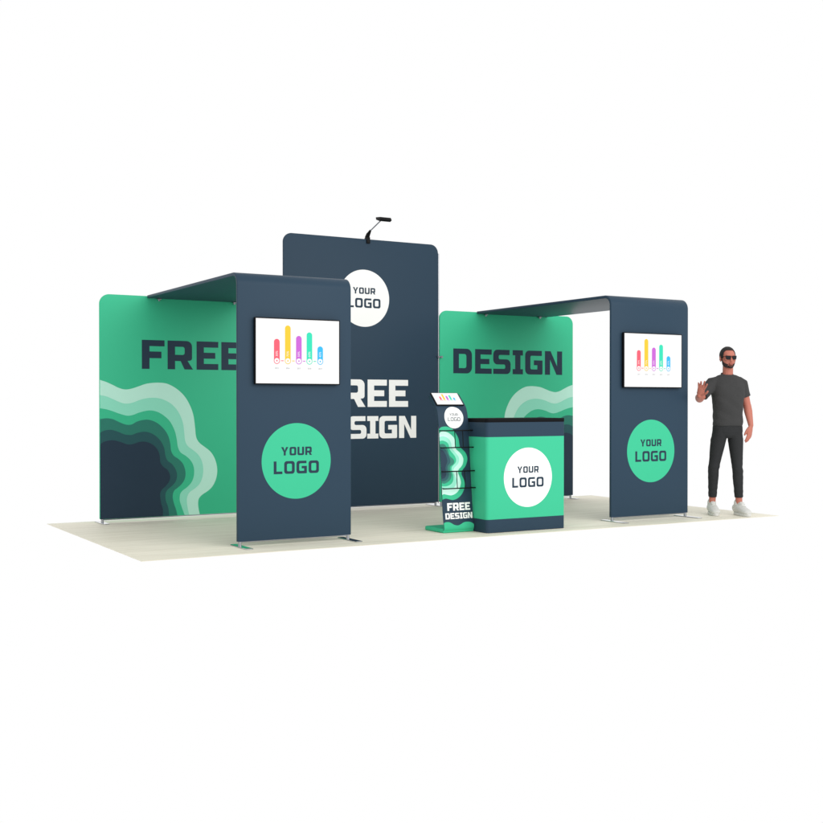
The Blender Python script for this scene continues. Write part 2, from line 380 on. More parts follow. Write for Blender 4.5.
back_wall(2.4692, 4.4550, HC, 'navy', g, 'tall dark navy fabric back wall with white logo disc and white FREE DESIGN lettering', group='flat fabric back walls')

# clamp that ties the tall wall to the wall with the DESIGN print
def wall_clamp(x, z, label):
    t = thing('wall_clamp', label, 'clamp', (x, YB-.012, z))
    b = MB(); b.add(bm_box(x-.028, x+.028, YB-.012, YB-.002, z-.010, z+.010, .003), 'alu'); b.build('bridge', t, 30)
    for s in (-1, 1):
        k = MB(); k.add(bm_tube((x+s*.022, YB-.030, z), (x+s*.022, YB-.012, z), .013, 14), 'alu'); k.build('screw', t, 40)
wall_clamp(4.468, 1.755, 'small silver clamp bridging the gap between tall navy wall and DESIGN wall')

# ------------------------------------------------------------------ arched wings: an upright front that bends back into a canopy
def wing(x0, x1, label):
    t = thing('arched_wing', label, 'display wing', ((x0+x1)/2, YP+TH/2, 0), 'arched canopy wings with screens')
    R = 0.105
    ye = YB-.004
    outer = [(YP, ZF+.004)] + [(YP+R-R*math.cos(a), HP-R+R*math.sin(a)) for a in [PI/2*k/14 for k in range(15)]] + [(ye, HP)]
    inner = [(ye, HP-TH)] + [(YP+R-(R-TH)*math.cos(a), HP-R+(R-TH)*math.sin(a)) for a in [PI/2*k/14 for k in range(14, -1, -1)]] + [(YP+TH, ZF+.004)]
    m = MB(); m.add(bm_prism(outer+inner, 'x', x0, x1, 0.006, 3), 'navy')
    cx, cz, r = (x0+x1)/2+.008, .711, .326
    m.add(fill([circle(cx, cz, r, 96)], face(YP-.0006)), 'green')
    m.add(fill(your_logo(cx, cz, r), face(YP-.0012)), 'navy_dark')
    m.build('fabric_cover', t, 35)
    b = MB(); b.add(bm_tube((x0+.02, YP+TH/2, ZF), (x1-.02, YP+TH/2, ZF), 0.007, 10), 'alu'); b.build('bottom_rail', t, 40)
    feet_and_poles(t, (x0+.026, x1-.026), YP+TH/2, YP-.215, YP+.165, 0.055)
    for x in (x0+.12, x1-.13):                                     # brackets that hang the canopy on the back wall
        c = MB()
        c.add(bm_box(x-.020, x+.020, YB-.040, YB-.004, HP-TH-.012, HP-TH-.001, .003), 'alu')
        c.add(bm_tube((x, YB-.022, HP-TH-.026), (x, YB-.022, HP-TH-.012), .011, 12), 'alu')
        c.build('canopy_bracket', t, 40)
    return t
wing(0.9485, 2.0197, 'navy arched wing in front of the FREE wall, its canopy bending back over it')
wing(4.9992, 6.0577, 'navy arched wing beside the standing man, with open white space behind it')

# ------------------------------------------------------------------ the bar chart shown on the screens
def stroke_text(s, x, z, h, vertical=False):
    """small print on the screens"""
    cu = bpy.data.curves.new('t', 'FONT'); cu.body = s; cu.size = h*1.38; cu.align_x = 'CENTER'; cu.align_y = 'CENTER'
    ob = bpy.data.objects.new('t', cu); COL.objects.link(ob)
    if vertical: ob.rotation_euler.z = PI/2
    ob.location = (x, z, 0)
    dg = bpy.context.evaluated_depsgraph_get(); dg.update()
    me = bpy.data.meshes.new_from_object(ob.evaluated_get(dg))
    bm = bmesh.new(); bm.from_mesh(me); bmesh.ops.transform(bm, matrix=ob.matrix_world if ob.matrix_world != Matrix() else (Matrix.Translation((x, z, 0)) @ Matrix.Rotation(PI/2 if vertical else 0, 4, 'Z')), verts=bm.verts)
    bpy.data.objects.remove(ob); bpy.data.curves.remove(cu); bpy.data.meshes.remove(me)
    return bm

def chart(mb, place, w, h, texts=True):
    """place(u, v, lift): u,v in metres on the glass from its lower left corner"""
    def pf(lift): return lambda u, v: place(u, v, lift)
    k = w/0.781; kv = h/0.548
    xs = [.190, .292, .395, .495, .598]; tops = [.378, .495, .409, .442, .324]
    vb = .193
    for (key, _), x, tp in zip(BARS, xs, tops):
        a = x-.0265; b = x+.0265
        bar = rounded([(a*k, vb*kv), (b*k, vb*kv), (b*k, tp*kv), (a*k, tp*kv)], [0, 0, .026*k, .026*k], 8)
        mb.add(fill([bar], pf(.0006)), key)
        mb.add(fill([[(p[0], p[1]) for p in [(x*k+.0285*k*math.cos(q), vb*kv+.0285*kv*math.sin(q)) for q in [2*PI*i/28 for i in range(28)]]]], pf(.0010)), key)
        mb.add(fill([[(x*k+.0225*k*math.cos(q), vb*kv+.0225*kv*math.sin(q)) for q in [2*PI*i/28 for i in range(28)]]], pf(.0014)), 'screen')
        if texts:
            mb.add(fill([[(x*k+.007*k*math.cos(q), vb*kv+.007*kv*math.sin(q)) for q in [2*PI*i/12 for i in range(12)]]], pf(.0018)), key)
    for i in range(4):
        x = (xs[i]+xs[i+1])/2
        mb.add(fill([[((x-.012)*k, (vb-.0035)*kv), ((x+.012)*k, (vb-.0035)*kv), ((x+.012)*k, (vb+.0035)*kv), ((x-.012)*k, (vb+.0035)*kv)]], pf(.0006)), BARS[i][0])
    if texts:
        for x, s, pc in zip(xs, ['2015', '2016', '2017', '2018', '2019'], ['30%', '75%', '50%', '60%', '45%']):
            bm = stroke_text(s, x, .129, .012)
            for v in bm.verts: v.co = Vector(place(v.co.x, v.co.y, .0006))
            mb.add(bm, 's_grey')
            bm = stroke_text(pc, x, .252, .021, True)
            for v in bm.verts: v.co = Vector(place(v.co.x, v.co.y, .0012))
            mb.add(bm, 'screen')

def television(x0, label):
    x1 = x0+.781; z0, z1 = 1.377, 1.925; b = .010
    t = thing('television', label, 'television', ((x0+x1)/2, YP, (z0+z1)/2), 'wide screens on the wings')
    ft = YP-.044
    fr = MB()
    fr.add(bm_prism(rounded([(x0-b, z0-b), (x1+b, z0-b), (x1+b, z1+b), (x0-b, z1+b)], .006, 3), 'y', ft, YP-.016, .002, 1), 'black')
    fr.add(bm_box(x0+.06, x1-.06, YP-.016, YP-.002, z0+.06, z1-.06, .003), 'black')
    fr.build('frame', t, 30)
    sc = MB(); sc.add(bm_box(x0, x1, ft-.0010, ft+.001, z0, z1), 'screen')
    chart(sc, lambda u, v, l: (x0+u, ft-.0010-l, z0+v), .781, .548)
    sc.build('screen', t)
television(1.097, 'wide black framed television with a coloured bar chart on the wing before the FREE wall')
television(5.137, 'wide black framed television with a coloured bar chart on the wing beside the man')

# ------------------------------------------------------------------ counter
def counter():
    x0, x1, y0, y1 = 3.318, 4.222, 0.189, 0.640
    t = thing('counter', 'mint green counter with navy bands, black top and white logo disc', 'counter', ((x0+x1)/2, (y0+y1)/2, 0))
    def ring(e=0.0): return rounded([(x0-e, y0-e), (x1+e, y0-e), (x1+e, y1+e), (x0-e, y1+e)], [.035, .012, .012, .035], 8)
    b = MB()
    b.add(bm_prism(ring(), 'z', 0.003, 0.125), 'navy')
    b.add(bm_prism(ring(), 'z', 0.1255, 0.893), 'green')
    b.add(bm_prism(ring(), 'z', 0.8935, 1.030), 'navy')
    cx, cz, r = 3.790, .507, .281
    b.add(fill([circle(cx, cz, r, 96)], face(y0-.0006)), 'white')
    b.add(fill(your_logo(cx, cz, r), face(y0-.0012)), 'navy_dark')
    b.build('fabric_wrap', t, 35)
    c = MB(); c.add(bm_prism(ring(.002), 'z', 1.0305, 1.066, .003, 2), 'black_lam'); c.build('countertop', t, 30)
counter()

# ------------------------------------------------------------------ brochure stand with a tablet
BX0, BX1 = 2.977, 3.310
prof = [(.391, .060), (.408, .162), (.426, .34), (.452, .61), (.476, .88), (.485, .98), (.497, 1.08), (.518, 1.150), (.545, 1.192), (.600, 1.245), (.652, 1.295)]
prof = spline(prof, 6)
arc = [(.436 - .046*math.cos(a), .052 - .046*math.sin(a)) for a in [PI/2*(1-k/10) for k in range(0, 10)]]   # bottom bend, from the base up
FRONT = [(.755, .006)] + arc + prof                                  # visible skin: base underside, bend, front
cum = [0.0]
for p, q in zip(FRONT, FRONT[1:]): cum.append(cum[-1]+math.hypot(q[0]-p[0], q[1]-p[1]))
def at_s(s, lift=0.0):
    s = max(0, min(cum[-1]-1e-6, s))
    for i in range(len(cum)-1):
        if cum[i+1] >= s: break
    a, b = FRONT[i], FRONT[i+1]; L = cum[i+1]-cum[i]; k = (s-cum[i])/L
    ty, tz = (b[0]-a[0])/L, (b[1]-a[1])/L
    return (a[0]+(b[0]-a[0])*k - tz*lift, a[1]+(b[1]-a[1])*k + ty*lift)
def s_of_z(z):
    for i in range(12, len(FRONT)-1):
        if FRONT[i+1][1] >= z: return cum[i]+(z-FRONT[i][1])/(FRONT[i+1][1]-FRONT[i][1])*(cum[i+1]-cum[i])
    return cum[-1]
def s_low(z):
    """arc length for a height, the bend included"""
    for i in range(1, len(FRONT)-1):
        if FRONT[i+1][1] >= z: return cum[i]+(z-FRONT[i][1])/max(1e-9, (FRONT[i+1][1]-FRONT[i][1]))*(cum[i+1]-cum[i])
def board_map(lift): return lambda x, s: (x,)+at_s(s, lift)

def brochure_stand():
    t = thing('brochure_stand', 'narrow navy brochure stand with mint wave print, wire racks and FREE DESIGN lettering', 'brochure stand', ((BX0+BX1)/2, .5, 0))
    T = .010
    # skin thickness towards the back
    back = []
    n = len(FRONT)
    for i in range(1, n):
        y, z = at_s(cum[i], -T); back.append((y, max(z, .006+T*.0)))
    m = MB()
    bd = [q for q in FRONT[1:]]; bk = [at_s(c, -T-.030*max(0, min(1, (c-1.33)/.15))) for c in cum[1:]]
    bk = [(y, z) for y, z in bk]
    m.add(bm_prism(bd + list(reversed(bk)), 'x', BX0, BX1, .004, 2), 'navy')
    L = [(s_key, lay) for s_key, lay in zip(['green', 'mint1', 'mint2', 'green', 'deep', 'teal', 'navy'], SWAVE)]
    for i, (k, lay) in enumerate(L):
        pts = spline([(max(BX0+.002, p[0]), p[1]) for p in lay], 4)
        poly = [(max(BX0+.002, p[0]), s_of_z(p[1])) for p in pts]
        poly[0] = (BX0+.002, poly[0][1]); poly[-1] = (BX0+.002, poly[-1][1])
        m.add(fill([poly], board_map(.0005*(i+1)), (s_of_z(.25), s_of_z(1.02), .04)), k)
    low = spline([(min(BX1-.001, max(BX0+.001, p[0])), p[1]+.004) for p in SWAVE[7]], 5)
    poly = [(min(BX1-.001, max(BX0+.001, p[0])), s_low(p[1])) for p in low] + [(BX1-.001, .33), (BX0+.001, .33)]
    m.add(fill([poly], board_map(.0006), (.32, s_low(.1), .006)), 'green')
    cs = s_of_z(1.075)
    m.add(fill([circle((BX0+BX1)/2+.008, cs, .105, 72)], board_map(.0006), (cs-.12, cs+.12, .01)), 'white')
    m.add(fill(your_logo((BX0+BX1)/2+.008, cs, .105, True), board_map(.0012), (cs-.12, cs+.12, .01)), 'navy_dark')
    fr = word('FREE', even('FREE', 3.027, 3.281, [.85, .95, .85, .85], .10), s_of_z(.205), s_of_z(.277), .28, .22)
    de = word('DESIGN', even('DESIGN', 3.001, 3.300, [.9, .85, .9, .55, .9, .92], .10), s_of_z(.128), s_of_z(.184), .28, .22)
    m.add(fill(fr+de, board_map(.0010)), 'white')
    m.build('board', t, 35)
    b = MB()                                                        # the foot, running back along the floor
    b.add(bm_prism(rounded([(BX0-.001, .403), (BX1+.001, .403), (BX1+.001, .765), (BX0-.001, .765)], [0, 0, .05, .05], 8), 'z', .0015, .038, .009, 3), 'green')
    b.build('foot', t, 35)
    for z0, z1 in ((.794, .952), (.415, .573)):
        r = MB(); rw = .0058
        for z in (z0, z1):
            yb_ = at_s(s_of_z(z))[0]; yf = yb_-.056
            r.add(bm_tube((2.957, yf, z), (3.322, yf, z), rw, 8), 'black')
            for x in (2.985, 3.300): r.add(bm_tube((x, yf, z), (x, yb_+.001, z), rw*.8, 8), 'black')
        for x in (3.115, 3.203):
            ya, yc = at_s(s_of_z(z0))[0]-.056, at_s(s_of_z(z1))[0]-.056
            r.add(bm_tube((x, ya, z0), (x, yc, z1), rw*.7, 8), 'black')
        r.build('wire_rack', t, 40)
brochure_stand()

def tablet():
    s0 = s_of_z(1.188); s1 = s_of_z(1.296)
    p0, p1 = at_s(s0), at_s(s1)
    dy, dz = p1[0]-p0[0], p1[1]-p0[1]; Ln = math.hypot(dy, dz); dy, dz = dy/Ln, dz/Ln
    ny, nz = -dz, dy
    def place(u, v, l): return (2.992+u, p0[0]+dy*v+ny*l, p0[1]+dz*v+nz*l)
    t = thing('tablet', 'small black framed tablet with a bar chart tilted on top of the brochure stand', 'tablet', place(.143, Ln/2, .02))
    w = .287
    a = bm_box(-.010, w+.008, -.010, Ln+.006, .001, .013, .003)
    for v in a.verts: v.co = Vector(place(*v.co))
    f_ = MB(); f_.add(a, 'black'); f_.build('frame', t, 30)
    s = MB(); a = bm_box(0, w, 0, Ln, .012, .0136)
    for v in a.verts: v.co = Vector(place(*v.co))
    s.add(a, 'screen')
    chart(s, lambda u, v, l: place(u, v, .0136+l), w, Ln, False)
    s.build('screen', t)
tablet()

# ------------------------------------------------------------------ arm light clipped to the tall wall
def arm_light():
    x = 3.515
    t = thing('arm_spotlight', 'black arm light clipped to the top edge of the tall navy wall', 'spotlight', (x, YB, HC))
    c = MB()
    c.add(bm_box(x-.022, x+.022, YB-.018, YB+TH+.018, HC-.05, HC+.022, .006), 'black')
    c.build('clamp', t, 30)
    j = MB()
    j.add(bm_tube((x, YB+.02, HC+.02), (x, YB-.010, HC+.060), .027, 12, .022), 'black')
    j.add(bm_tube((x, YB-.010, HC+.055), (x, YB-.060, HC+.092), .022, 12, .012), 'black')
    j.build('elbow_joint', t, 40)
    a = MB(); a.add(bm_tube((x, YB-.055, HC+.088), (x, YB-.325, HC+.178), .0072, 10), 'alu'); a.build('arm', t, 40)
    h = MB()
    hp = [(YB-.285, HC+.205), (YB-.295, HC+.175), (YB-.37, HC+.150), (YB-.405, HC+.162), (YB-.385, HC+.195)]
    h.add(bm_prism(rounded(hp, .006, 3), 'x', x-.058, x+.085, .004, 2), 'black')
    h.build('lamp_head', t, 30)
arm_light()

# ------------------------------------------------------------------ the standing man
PR = Vector((6.570, 0.346, 0.0))                     # ground point between his feet
HX = Vector((.6954, -.7184, 0)); DX = Vector((-.7184, -.6954, 0))   # across / towards the viewer
def V(h, d, z): return PR + HX*(h*.965) + DX*d + Vector((0, 0, z))
FA = math.radians(20)
BX = HX*math.cos(FA) - DX*math.sin(FA); BF = HX*math.sin(FA) + DX*math.cos(FA)   # his left, his front
def Bd(x, y, z, o=(0, 0)): return PR + HX*o[0] + DX*o[1] + BX*x + BF*y + Vector((0, 0, z))

def loft(secs, side=None, n=20, cap=True):
    """secs: (centre, half width along side, half depth); side may be given per section"""
    bm = bmesh.new(); rings = []
    N = len(secs)
    for i, sc in enumerate(secs):
        c, a, b = Vector(sc[0]), sc[1], sc[2]
        pw = sc[3] if len(sc) > 3 else 2.0
        t = (Vector(secs[min(N-1, i+1)][0]) - Vector(secs[max(0, i-1)][0])).normalized()
        sd = Vector(side if side is not None else BX)
        sd = (sd - t*sd.dot(t)).normalized(); up = t.cross(sd)
        ring = []
        for k in range(n):
            A = 2*PI*k/n; ca, sa = math.cos(A), math.sin(A)
            ca = math.copysign(abs(ca)**(2/pw), ca); sa = math.copysign(abs(sa)**(2/pw), sa)
            ring.append(bm.verts.new(c + sd*a*ca + up*b*sa))
        rings.append(ring)
    for r0, r1 in zip(rings, rings[1:]):
        for k in range(n): bm.faces.new((r0[k], r0[(k+1) % n], r1[(k+1) % n], r1[k]))
    bm.faces.new(list(reversed(rings[0]))); bm.faces.new(rings[-1])
    bmesh.ops.recalc_face_normals(bm, faces=bm.faces)
    return bm
def limb(pts, rs, side=None, flat=1.0, n=14):
    """round limb with dome ends"""
    P = [Vector(p) for p in pts]
    d0 = (P[0]-P[1]).normalized(); d1 = (P[-1]-P[-2]).normalized()
    sec = [(P[0]+d0*rs[0]*.85, rs[0]*.35, rs[0]*.35*flat), (P[0]+d0*rs[0]*.5, rs[0]*.8, rs[0]*.8*flat)]
    sec += [(p, r, r*flat) for p, r in zip(P, rs)]
    sec += [(P[-1]+d1*rs[-1]*.5, rs[-1]*.8, rs[-1]*.8*flat), (P[-1]+d1*rs[-1]*.85, rs[-1]*.35, rs[-1]*.35*flat)]
    return loft(sec, side, n)
def ell(c, r, ax=None, seg=24):
    bm = bmesh.new(); bmesh.ops.create_uvsphere(bm, u_segments=seg, v_segments=seg//2+2, radius=1)
    ax = ax or (BX, BF, Vector((0, 0, 1)))
    for v in bm.verts: v.co = Vector(c) + ax[0]*v.co.x*r[0] + ax[1]*v.co.y*r[1] + ax[2]*v.co.z*r[2]
    return bm
def fuse(bms, voxel, smooth=4, fac=.5):
    """join overlapping closed shells into one continuous skin"""
    bm = bmesh.new()
    for b in bms:
        me = bpy.data.meshes.new('t'); b.to_mesh(me); b.free(); bm.from_mesh(me); bpy.data.meshes.remove(me)
    me = bpy.data.meshes.new('t'); bm.to_mesh(me); bm.free()
    ob = bpy.data.objects.new('t', me); COL.objects.link(ob)
    md = ob.modifiers.new('r', 'REMESH'); md.mode = 'VOXEL'; md.voxel_size = voxel; md.adaptivity = 0
    if smooth:
        sm = ob.modifiers.new('s', 'SMOOTH'); sm.factor = fac; sm.iterations = smooth
    dg = bpy.context.evaluated_depsgraph_get()
    m2 = bpy.data.meshes.new_from_object(ob.evaluated_get(dg))
    bpy.data.objects.remove(ob); bpy.data.meshes.remove(me)
    out = bmesh.new(); out.from_mesh(m2); bpy.data.meshes.remove(m2)
    return out

def person():
    t = thing('person', 'bearded man in sunglasses, charcoal t-shirt, dark trousers and white sneakers raising one hand', 'person', tuple(PR))
    # --- head frame: turned a little further than the chest
    HA = math.radians(21)
    hx = HX*math.cos(HA) - DX*math.sin(HA); hf = HX*math.sin(HA) + DX*math.cos(HA); hz = Vector((0, 0, 1))
    HC_ = V(.003, -.005, 1.697)
    def H(x, y, z): return HC_ + hx*x + hf*y + hz*z
    ax = (hx, hf, hz)
    head = [
        ell(H(0, -.018, .030), (.077, .094, .090), ax), ell(H(0, .012, .012), (.070, .080, .082), ax),
        loft([(H(0, .010, .03), .068, .082), (H(0, .014, -.02), .068, .080), (H(0, .020, -.055), .066, .070), (H(0, .030, -.085), .055, .056), (H(0, .042, -.103), .038, .042), (H(0, .050, -.112), .022, .026)], hx),
        ell(H(0, .085, -.098), (.022, .016, .015), ax),                                  # chin
        loft([(H(0, .088, .012), .008, .008), (H(0, .096, -.008), .010, .012), (H(0, .106, -.028), .013, .014), (H(0, .103, -.038), .016, .011)], hx, 12),   # nose
        ell(H(0, .084, .026), (.052, .014, .012), ax),                                   # brow
        ell(H(.040, .070, -.015), (.022, .018, .018), ax), ell(H(-.040, .070, -.015), (.022, .018, .018), ax),   # cheekbones
        ell(H(0, .092, -.060), (.022, .010, .006), ax), ell(H(0, .091, -.071), (.019, .010, .006), ax),          # lips
    ]
    for s in (-1, 1):                                                                    # ears
        head.append(ell(H(s*.080, -.008, -.004), (.010, .020, .032), ax)); head.append(ell(H(s*.080, -.004, -.026), (.008, .011, .014), ax))
    neck = limb([V(.000, -.03, 1.46), V(.002, -.020, 1.54), V(.004, -.012, 1.63)], [.066, .056, .056])
    trunk = [loft([(Bd(0, 0, .90), .150, .100), (Bd(0, 0, 1.0), .145, .095), (Bd(0, 0, 1.12), .135, .090), (Bd(0, .005, 1.26), .150, .098), (Bd(0, 0, 1.38), .160, .100), (Bd(0, -.01, 1.44), .130, .065), (Bd(0, -.02, 1.49), .068, .052)])]
    # --- his right arm: elbow out and forward, forearm lifted to the viewer, open palm
    sR, eR, wR = V(-.165, .055, 1.425), V(-.300, .190, 1.258), V(-.298, .395, 1.288)
    aR = limb([sR, sR.lerp(eR, .5), eR], [.056, .048, .043]); fR = limb([eR, eR.lerp(wR, .35), eR.lerp(wR, .75), wR], [.045, .046, .034, .028])
    # palm: local frame, up the hand / thumb side / out of the palm
    up = (HX*(.30) + DX*.40 + Vector((0, 0, 1))).normalized(); th = (HX*.92 + DX*.35); th = (th - up*th.dot(up)).normalized(); pn = th.cross(up)
    if pn.dot(DX) < 0: pn = -pn
    def Q(o, u, s_, p): return o + up*u + th*s_ + pn*p
    hand = [loft([(Q(wR, -.01, 0, 0), .027, .020), (Q(wR, .02, .002, 0), .034, .019), (Q(wR, .055, .002, .002), .041, .016), (Q(wR, .085, 0, .004), .041, .013), (Q(wR, .096, 0, .004), .036, .009)], th, 16)]
    def finger(o, base, dirs, ls, r):
        pts = [Q(o, *base)]
        for (u, s_, p), l in zip(dirs, ls): pts.append(pts[-1] + (up*u + th*s_ + pn*p).normalized()*l)
        rs = [r*1.25, r*1.2, r*1.12, r*.95][:len(pts)]
        return limb(pts, rs, n=10)
    hand += [
        finger(wR, (.088, .030, .004), [(1, .30, .15), (1, .30, .45), (.8, .25, .7)], [.040, .026, .021], .0092),
        finger(wR, (.092, .010, .004), [(1, .10, .10), (1, .10, .35), (.9, .08, .6)], [.045, .029, .022], .0094),
        finger(wR, (.090, -.011, .004), [(1, -.12, .12), (1, -.02, .55), (.8, .08, .8)], [.041, .027, .021], .0090),
        finger(wR, (.082, -.030, .003), [(1, -.26, .15), (1, -.10, .6), (.8, .05, .9)], [.033, .021, .018], .0080),
        finger(wR, (.022, .026, .006), [(.65, .80, .25), (.85, .60, .35), (.95, .35, .3)], [.040, .032, .024], .0108)]
    # --- his left arm hangs
    sL, eL, wL = V(.150, -.055, 1.425), V(.212, -.085, 1.185), V(.252, -.015, .965)
    aL = limb([sL, sL.lerp(eL, .5), eL], [.056, .048, .041]); fL = limb([eL, eL.lerp(wL, .3), eL.lerp(wL, .75), wL], [.043, .044, .033, .027])
    up = (HX*(-.10) + DX*.12 + Vector((0, 0, -1))).normalized(); th = (DX*.80 - HX*.55); th = (th - up*th.dot(up)).normalized(); pn = -HX*.8 - DX*.5; pn = (pn - up*pn.dot(up) - th*pn.dot(th)).normalized()
    handL = [loft([(Q(wL, -.01, 0, 0), .026, .019), (Q(wL, .02, .001, .001), .033, .019), (Q(wL, .055, .001, .003), .040, .017), (Q(wL, .088, 0, .005), .038, .013), (Q(wL, .096, 0, .006), .034, .009)], th, 16),
        finger(wL, (.088, .029, .004), [(1, .12, .15), (1, .08, .30), (.9, .05, .5)], [.040, .026, .021], .0090),
        finger(wL, (.092, .010, .004), [(1, .03, .18), (1, .03, .40), (.9, .02, .6)], [.044, .029, .022], .0092),
        finger(wL, (.090, -.010, .004), [(1, -.05, .22), (1, -.05, .5), (.8, -.03, .7)], [.041, .027, .021], .0088),
        finger(wL, (.083, -.028, .003), [(1, -.14, .28), (1, -.10, .6), (.8, -.05, .8)], [.032, .020, .018], .0078),
        finger(wL, (.022, .024, .006), [(.90, .42, .35), (1, .20, .30), (1, .05, .3)], [.038, .032, .024], .0104)]
    # --- legs inside the trousers, bare ankles
    aL_, aR_ = V(.128, .005, .10), V(-.165, .005, .10)
    kL, kR = V(.108, .035, .50), V(-.150, .045, .50)
    hL, hR = V(.080, -.030, .90), V(-.085, .030, .90)
    legs = [limb([h, h.lerp(k, .5), k, k.lerp(a, .35), a, a-Vector((0, 0, .06))], [.070, .062, .048, .046, .033, .036]) for h, k, a in ((hL, kL, aL_), (hR, kR, aR_))]
    body = fuse(head + [neck] + trunk + [aR, fR, aL, fL] + hand + handL + legs, .0042, 3, .5)
    # hair, stubble and lips are lifted off the scalp and jaw
    def lift(pred, off, name, key, sub_smooth=1):
        b = body.copy(); b.normal_update()
        def loc(p): q = p-HC_; return q.dot(hx), q.dot(hf), q.dot(hz)
        kill = [f for f in b.faces if not pred(*loc(f.calc_center_median()))]
        bmesh.ops.delete(b, geom=kill, context='FACES')
        b.normal_update(); vs = b.verts[:]
        top = {}
        base = [(v, v.normal.copy()) for v in vs]
        edge = {v for e in b.edges if len(e.link_faces) == 1 for v in e.verts}
        r = bmesh.ops.extrude_face_region(b, geom=b.faces[:])
        for v in [g for g in r['geom'] if isinstance(g, bmesh.types.BMVert)]:
            pass
        newv = [g for g in r['geom'] if isinstance(g, bmesh.types.BMVert)]
        for v in newv:
            q = loc(v.co); n_ = noise.noise(v.co*90)
            v.co += v.normal*0 
        for v in newv:
            c = v.co - HC_; nrm = Vector((c.x, c.y, c.z*1.0)).normalized()
            v.co += nrm*off*(1+.25*noise.noise(v.co*120))
        bmesh.ops.recalc_face_normals(b, faces=b.faces)
        m = MB(); m.add(b, key); m.build(name, t, 180)
    def hair(x, y, z):
        if z < -.035: return False
        if abs(x) > .079 and z < .035: return False                       # ears stay clear
        line = .080 if y > .045 else (.080 - (.045-y)*2.2 if y > .005 else -.02)
        if y > .005 and abs(x) > .060 and y < .036: line = min(line, .0)
        return z > line
    lift(hair, .007, 'hair', 'hair')
    def beard(x, y, z):
        if abs(x) > .0785 and y < .02: return False
        if z > .0 or y < -.012 or z < -.118 + (.075-y)*.52: return False
        if y < .014: return True
        jaw = z < -.026 - (y-.014)*.72
        tache = -.055 < z < -.047 and abs(x) < .022 and y > .07
        lips = abs(x) < .027 and -.080 < z < -.050
        return jaw and not lips
    lift(beard, .0028, 'beard', 'beard')
    lift(lambda x, y, z: abs(x) < .019 and -.072 < z < -.058 and y > .07, .0009, 'lips', 'lip')
    m = MB(); m.add(body, 'skin')
    m.build('body', t, 180)
    for s in (-1, 1):
        e = MB(); e.add(ell(H(s*.031, .080, -.004), (.013, .010, .009), ax, 14), 'eye'); e.add(ell(H(s*.031, .0895, -.004), (.0055, .002, .0055), ax, 10), 'iris'); e.build('eye', t, 180)
    # --- sunglasses
    g_ = thing('sunglasses', '', '', (0, 0, 0)); del g_['label']; del g_['category']; g_.parent = t
    g_.location = H(0, .11, -.001) - PR
    def lens_outline(s, gr):
        o = rounded([(s*.007, .020), (s*.062, .024), (s*.056, -.018), (s*.014, -.020)], [.006, .006, .016, .014], 5)
        c = (s*.034, .001); return [(c[0]+(p[0]-c[0])*gr, c[1]+(p[1]-c[1])*gr) for p in o]
    def gl(p, y, wrap=5.0): return H(p[0], y - wrap*p[0]*p[0], p[1]-.001)
    for s in (-1, 1):
        for nm, gr, ya, yb_, key in (('rim', 1.0, .112, .1085, 'black'), ('lens', .86, .1135, .1105, 'lens')):
            o = lens_outline(s, gr); bm = bmesh.new()
            a_ = [bm.verts.new(gl(p, ya)) for p in o]; b_ = [bm.verts.new(gl(p, yb_)) for p in o]
            bm.faces.new(a_); bm.faces.new(list(reversed(b_)))
            for i in range(len(o)): j = (i+1) % len(o); bm.faces.new((a_[j], a_[i], b_[i], b_[j]))
            bmesh.ops.recalc_face_normals(bm, faces=bm.faces)
            q = MB(); q.add(bm, key); q.build(nm, g_, 30)
        q = MB(); q.add(bm_tube(gl((s*.060, .018), .110), H(s*.086, -.005, .008), .0026, 8), 'black'); q.build('temple', g_, 60)
    q = MB(); q.add(bm_tube(gl((-.009, .012), .110), gl((.009, .012), .110), .0026, 8), 'black'); q.build('bridge', g_, 60)

    # --- t-shirt
    sh = [loft([(Bd(0, .005, .965), .158, .112, 2.3), (Bd(0, .006, 1.00), .162, .116, 2.3), (Bd(0, .006, 1.08), .158, .112, 2.3), (Bd(0, .010, 1.20), .166, .118, 2.3), (Bd(0, .010, 1.30), .177, .124, 2.4),
                (Bd(0, .004, 1.39), .183, .116, 2.4), (Bd(0, -.006, 1.445), .178, .092, 2.2), (Bd(0, -.014, 1.483), .150, .074), (Bd(0, -.018, 1.510), .102, .068), (Bd(0, -.017, 1.520), .068, .064)], None, 32)]
    sh.append(limb([Bd(-.12, -.008, 1.425), Bd(.12, -.008, 1.425)], [.058, .058]))
    seR = sR.lerp(eR, .80); seL = sL.lerp(eL, .62)
    sh.append(loft([(Bd(-.09, -.005, 1.430), .050, .050), (Bd(-.135, .000, 1.432), .062, .064), (sR, .067, .070), (sR.lerp(eR, .4), .066, .068), (seR, .068, .066)], DX, 18))
    sh.append(loft([(Bd(.09, -.005, 1.430), .050, .050), (Bd(.135, .000, 1.432), .062, .064), (sL, .062, .066), (sL.lerp(eL, .3), .066, .064), (seL, .064, .062)], DX, 18))
    shirt = fuse(sh, .006, 10, .5)
    for v in shirt.verts:                                              # soft folds
        p = v.co - PR; w = .5 + .5*math.tanh((1.35-p.z)*6)
        k = noise.noise(Vector((p.x*5, p.y*5, p.z*16 + p.x*10)))*.0095*w + noise.noise(p*13)*.003
        v.co += v.normal*k
    m = MB(); m.add(shirt, 'shirt'); sobj = m.build('t_shirt', t, 180)
    c = MB()
    bm = bmesh.new(); n1, n2 = 32, 8; rg = []
    for i in range(n1):
        A = 2*PI*i/n1; cc = Bd(.063*math.cos(A), -.016+.062*math.sin(A), 1.520 - .016*math.sin(A))
        rad = (BX*math.cos(A) + BF*math.sin(A))
        rg.append([bm.verts.new(cc + rad*.0055*math.cos(2*PI*j/n2) + Vector((0, 0, 1))*.010*math.sin(2*PI*j/n2)) for j in range(n2)])
